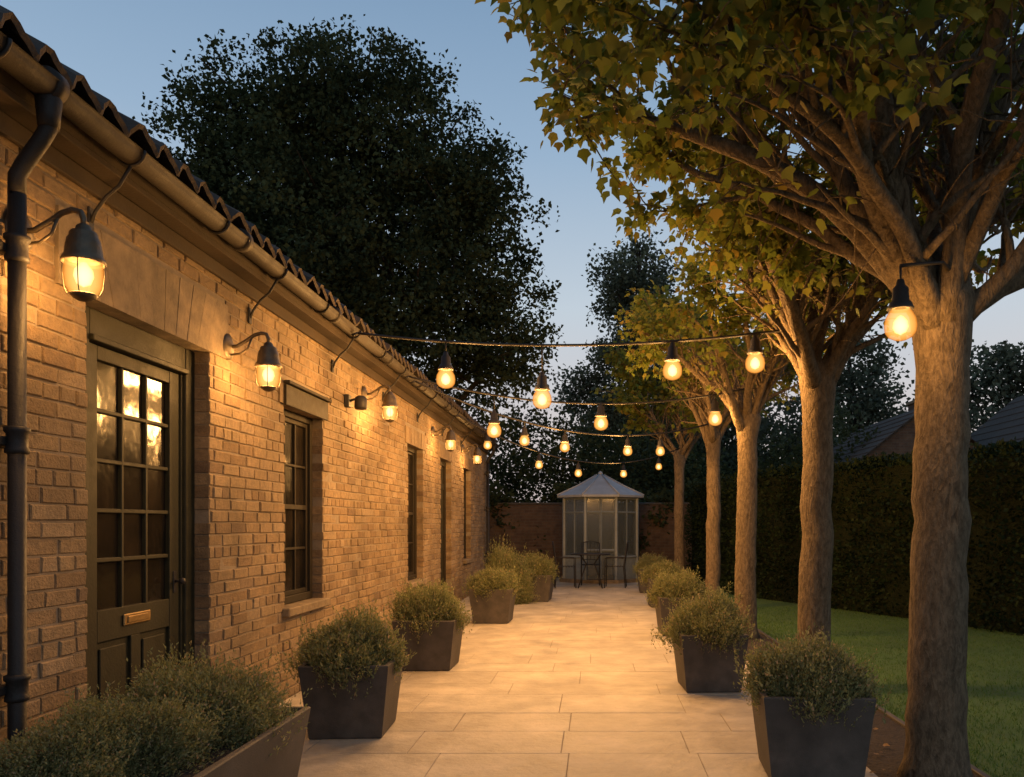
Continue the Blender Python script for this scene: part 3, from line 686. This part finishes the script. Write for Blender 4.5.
sm=[shrub_mesh('shrub_foliage_a',.345,.29,3300,11,.020,1),shrub_mesh('shrub_foliage_b',.345,.29,3300,11,.020,2),shrub_mesh('shrub_foliage_c',.345,.32,4800,12,.016,3),shrub_mesh('shrub_foliage_d',.345,.28,3300,11,.020,9)]
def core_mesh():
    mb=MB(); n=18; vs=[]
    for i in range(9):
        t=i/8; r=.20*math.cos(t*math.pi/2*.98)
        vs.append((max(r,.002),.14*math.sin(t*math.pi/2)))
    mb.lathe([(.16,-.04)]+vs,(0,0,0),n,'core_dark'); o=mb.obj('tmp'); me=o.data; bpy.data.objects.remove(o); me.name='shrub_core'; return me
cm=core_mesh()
def shrub(x,y,z,k,s=1,sz=1,rot=0):
    e=empty('box_shrub',(x,y,z)); e.rotation_euler=(0,0,rot)
    e.scale=(s,s,s*sz)
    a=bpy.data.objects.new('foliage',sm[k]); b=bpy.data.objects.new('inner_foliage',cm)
    for o in(a,b): sc.collection.objects.link(o); o.parent=e
pl=[(-1.56,5.18,.275,0,.97),(-1.55,7.5,.285,1,1.04),(-1.40,11.0,.29,3,1.03),(-1.06,14.1,.33,1,1.1),
    (1.14,4.28,.28,3,1.0),(.93,6.55,.27,0,1.02),(1.03,9.8,.28,1,1.0),(1.12,13.1,.28,3,1.0),(1.1,15.8,.27,1,.95)]
for i,(x,y,hw,k,s) in enumerate(pl):
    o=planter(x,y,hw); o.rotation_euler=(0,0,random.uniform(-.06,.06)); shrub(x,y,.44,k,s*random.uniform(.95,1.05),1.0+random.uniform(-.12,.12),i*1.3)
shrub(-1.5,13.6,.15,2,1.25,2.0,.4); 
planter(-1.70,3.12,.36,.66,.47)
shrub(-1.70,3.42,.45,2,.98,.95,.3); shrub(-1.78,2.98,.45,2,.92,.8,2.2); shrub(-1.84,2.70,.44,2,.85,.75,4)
# ------------------------------------------------------------ summerhouse
sh=empty('summerhouse',(.13,19.1,0)); n=8; Rr=.92; H=2.0; rot=math.pi/8
pt=[(Rr*math.cos(rot+2*math.pi*k/n),Rr*math.sin(rot+2*math.pi*k/n)) for k in range(n)]
mb=MB(); mb.lathe([(Rr+.12,0),(Rr+.12,.08),(Rr+.0,.081)],(0,0,0),n,'stone',False,True,rot); mb.obj('base',sh)
mb=MB()
for p in pt: mb.tube([(p[0],p[1],.08),(p[0],p[1],H)],.045,6,'grey',smooth=False)
g=MB()
for k in range(n):
    a=Vector((*pt[k],0));b=Vector((*pt[(k+1)%n],0)); mid=(a+b)/2; door=mid.y<-.6 and abs(mid.x)<.2
    mb.tube([a+Vector((0,0,H-.03)),b+Vector((0,0,H-.03))],.05,4,'grey',smooth=False)
    mb.tube([a+Vector((0,0,1.62)),b+Vector((0,0,1.62))],.022,4,'grey',smooth=False)
    mb.tube([mid+Vector((0,0,.6 if not door else .1)),mid+Vector((0,0,H))],.02 if not door else .03,4,'grey',smooth=False)
    if not door:
        mb.add([a+Vector((0,0,.08)),b+Vector((0,0,.08)),b+Vector((0,0,.58)),a+Vector((0,0,.58))],[(0,1,2,3)],'grey')
        mb.tube([a+Vector((0,0,.59)),b+Vector((0,0,.59))],.035,4,'grey',smooth=False)
    else: mb.tube([a+Vector((0,0,.75)),b+Vector((0,0,.75))],.03,4,'grey',smooth=False)
    z0=.6 if not door else .1
    g.add([a+Vector((0,0,z0)),b+Vector((0,0,z0)),b+Vector((0,0,H-.05)),a+Vector((0,0,H-.05))],[(0,1,2,3)],'gglass')
mb.obj('frame',sh); g.obj('glazing',sh)
mb=MB(); mb.lathe([(Rr+.17,H-.03),(Rr+.18,H+.02),(Rr*.62,H+.26),(.09,H+.52),(.05,H+.54)],(0,0,0),n,'lead',False,True,rot)
for k in range(n):
    an=rot+2*math.pi*k/n; mb.tube([(r*math.cos(an),r*math.sin(an),z+.01) for r,z in((Rr+.18,H+.02),(Rr*.62,H+.26),(.09,H+.52))],.018,6,'lead')
mb.lathe([(.05,.54),(.06,.57),(.03,.6),(.0,.62)],(0,0,H),12,'lead'); mb.obj('roof',sh)
def chair(x,y,rot):
    mb=MB(); s=.2
    for sx in(-s,s):
        mb.tube([(sx,-.2,0),(sx,-.19,.44),(sx,-.19,.62),(sx,.1,.64),(sx,.2,.62)],.012,6,'iron'); mb.tube([(sx,.24,0),(sx,.2,.44),(sx,.27,.92)],.012,6,'iron')
    mb.tube([(-s,.27,.92),(0,.28,.97),(s,.27,.92)],.012,6,'iron'); mb.tube([(-s,.21,.55),(s,.21,.55)],.009,6,'iron')
    for i in range(5):
        xx=-s+2*s*(i+.5)/5; mb.tube([(xx,.21,.55),(xx,.275,.94)],.006,5,'iron')
    for i in range(7): mb.box(-s,s,-.2+i*.06,-.16+i*.06,.44,.452,'iron',.002)
    o=mb.obj('garden_chair',None,(x,y,.004)); o.rotation_euler=(0,0,rot)
mb=MB(); mb.lathe([(.0,.72),(.42,.72),(.43,.71),(.42,.695),(.0,.69)],(0,0,0),28,'iron')
for k in range(4):
    an=math.pi/4+k*math.pi/2; c_,s_=math.cos(an),math.sin(an); mb.tube([(.36*c_,.36*s_,0),(.22*c_,.22*s_,.3),(.12*c_,.12*s_,.5),(.3*c_,.3*s_,.69)],.012,6,'iron')
mb.obj('garden_table',None,(-.1,17.0,.004))
chair(-.62,17.0,math.pi/2+.1); chair(.42,17.05,-math.pi/2-.1); chair(-.1,17.75,0)
# ------------------------------------------------------------ world
w=bpy.data.worlds.new('World'); sc.world=w; w.use_nodes=True; nt=w.node_tree; nt.nodes.clear()
o=N(nt,'ShaderNodeOutputWorld'); bg=N(nt,'ShaderNodeBackground'); L(nt,bg.outputs[0],o.inputs[0])
tc=N(nt,'ShaderNodeTexCoord'); sp=N(nt,'ShaderNodeSeparateXYZ'); L(nt,tc.outputs['Generated'],sp.inputs[0])
rc=ramp(nt,sp.outputs[2],[(0,(.60,.49,.47)),(.12,(.63,.58,.58)),(.26,(.53,.61,.69)),(.42,(.31,.44,.60)),(.58,(.185,.305,.47)),(1,(.13,.21,.33))])
sky=N(nt,'ShaderNodeTexSky',sky_type='NISHITA'); sky.sun_disc=False; sky.sun_elevation=R(2); sky.sun_rotation=R(60)
ms=N(nt,'ShaderNodeVectorMath',operation='SCALE'); L(nt,sky.outputs[0],ms.inputs[0]); ms.inputs['Scale'].default_value=.01
ad=N(nt,'ShaderNodeVectorMath',operation='ADD'); L(nt,rc,ad.inputs[0]); L(nt,ms.outputs[0],ad.inputs[1])
L(nt,ad.outputs[0],bg.inputs[0]); bg.inputs[1].default_value=1.0
sl_=bpy.data.lights.new('sun','SUN'); sl_.energy=.04; sl_.angle=R(8); sl_.color=(1,.85,.75)
so=bpy.data.objects.new('sun',sl_); sc.collection.objects.link(so); so.rotation_euler=(R(84),0,R(-60+180))
# ------------------------------------------------------------ camera
cd=bpy.data.cameras.new('camera'); cam=bpy.data.objects.new('camera',cd); sc.collection.objects.link(cam); sc.camera=cam
cam.location=(0,0,1.33); cam.rotation_euler=(R(90),0,0); cd.sensor_width=36; cd.lens=28.125
cd.shift_x=-83/1024; cd.shift_y=136.5/1024; cd.clip_end=2000; cd.clip_start=.05
sc.view_settings.view_transform='Standard'; sc.view_settings.look='None'; sc.view_settings.exposure=0
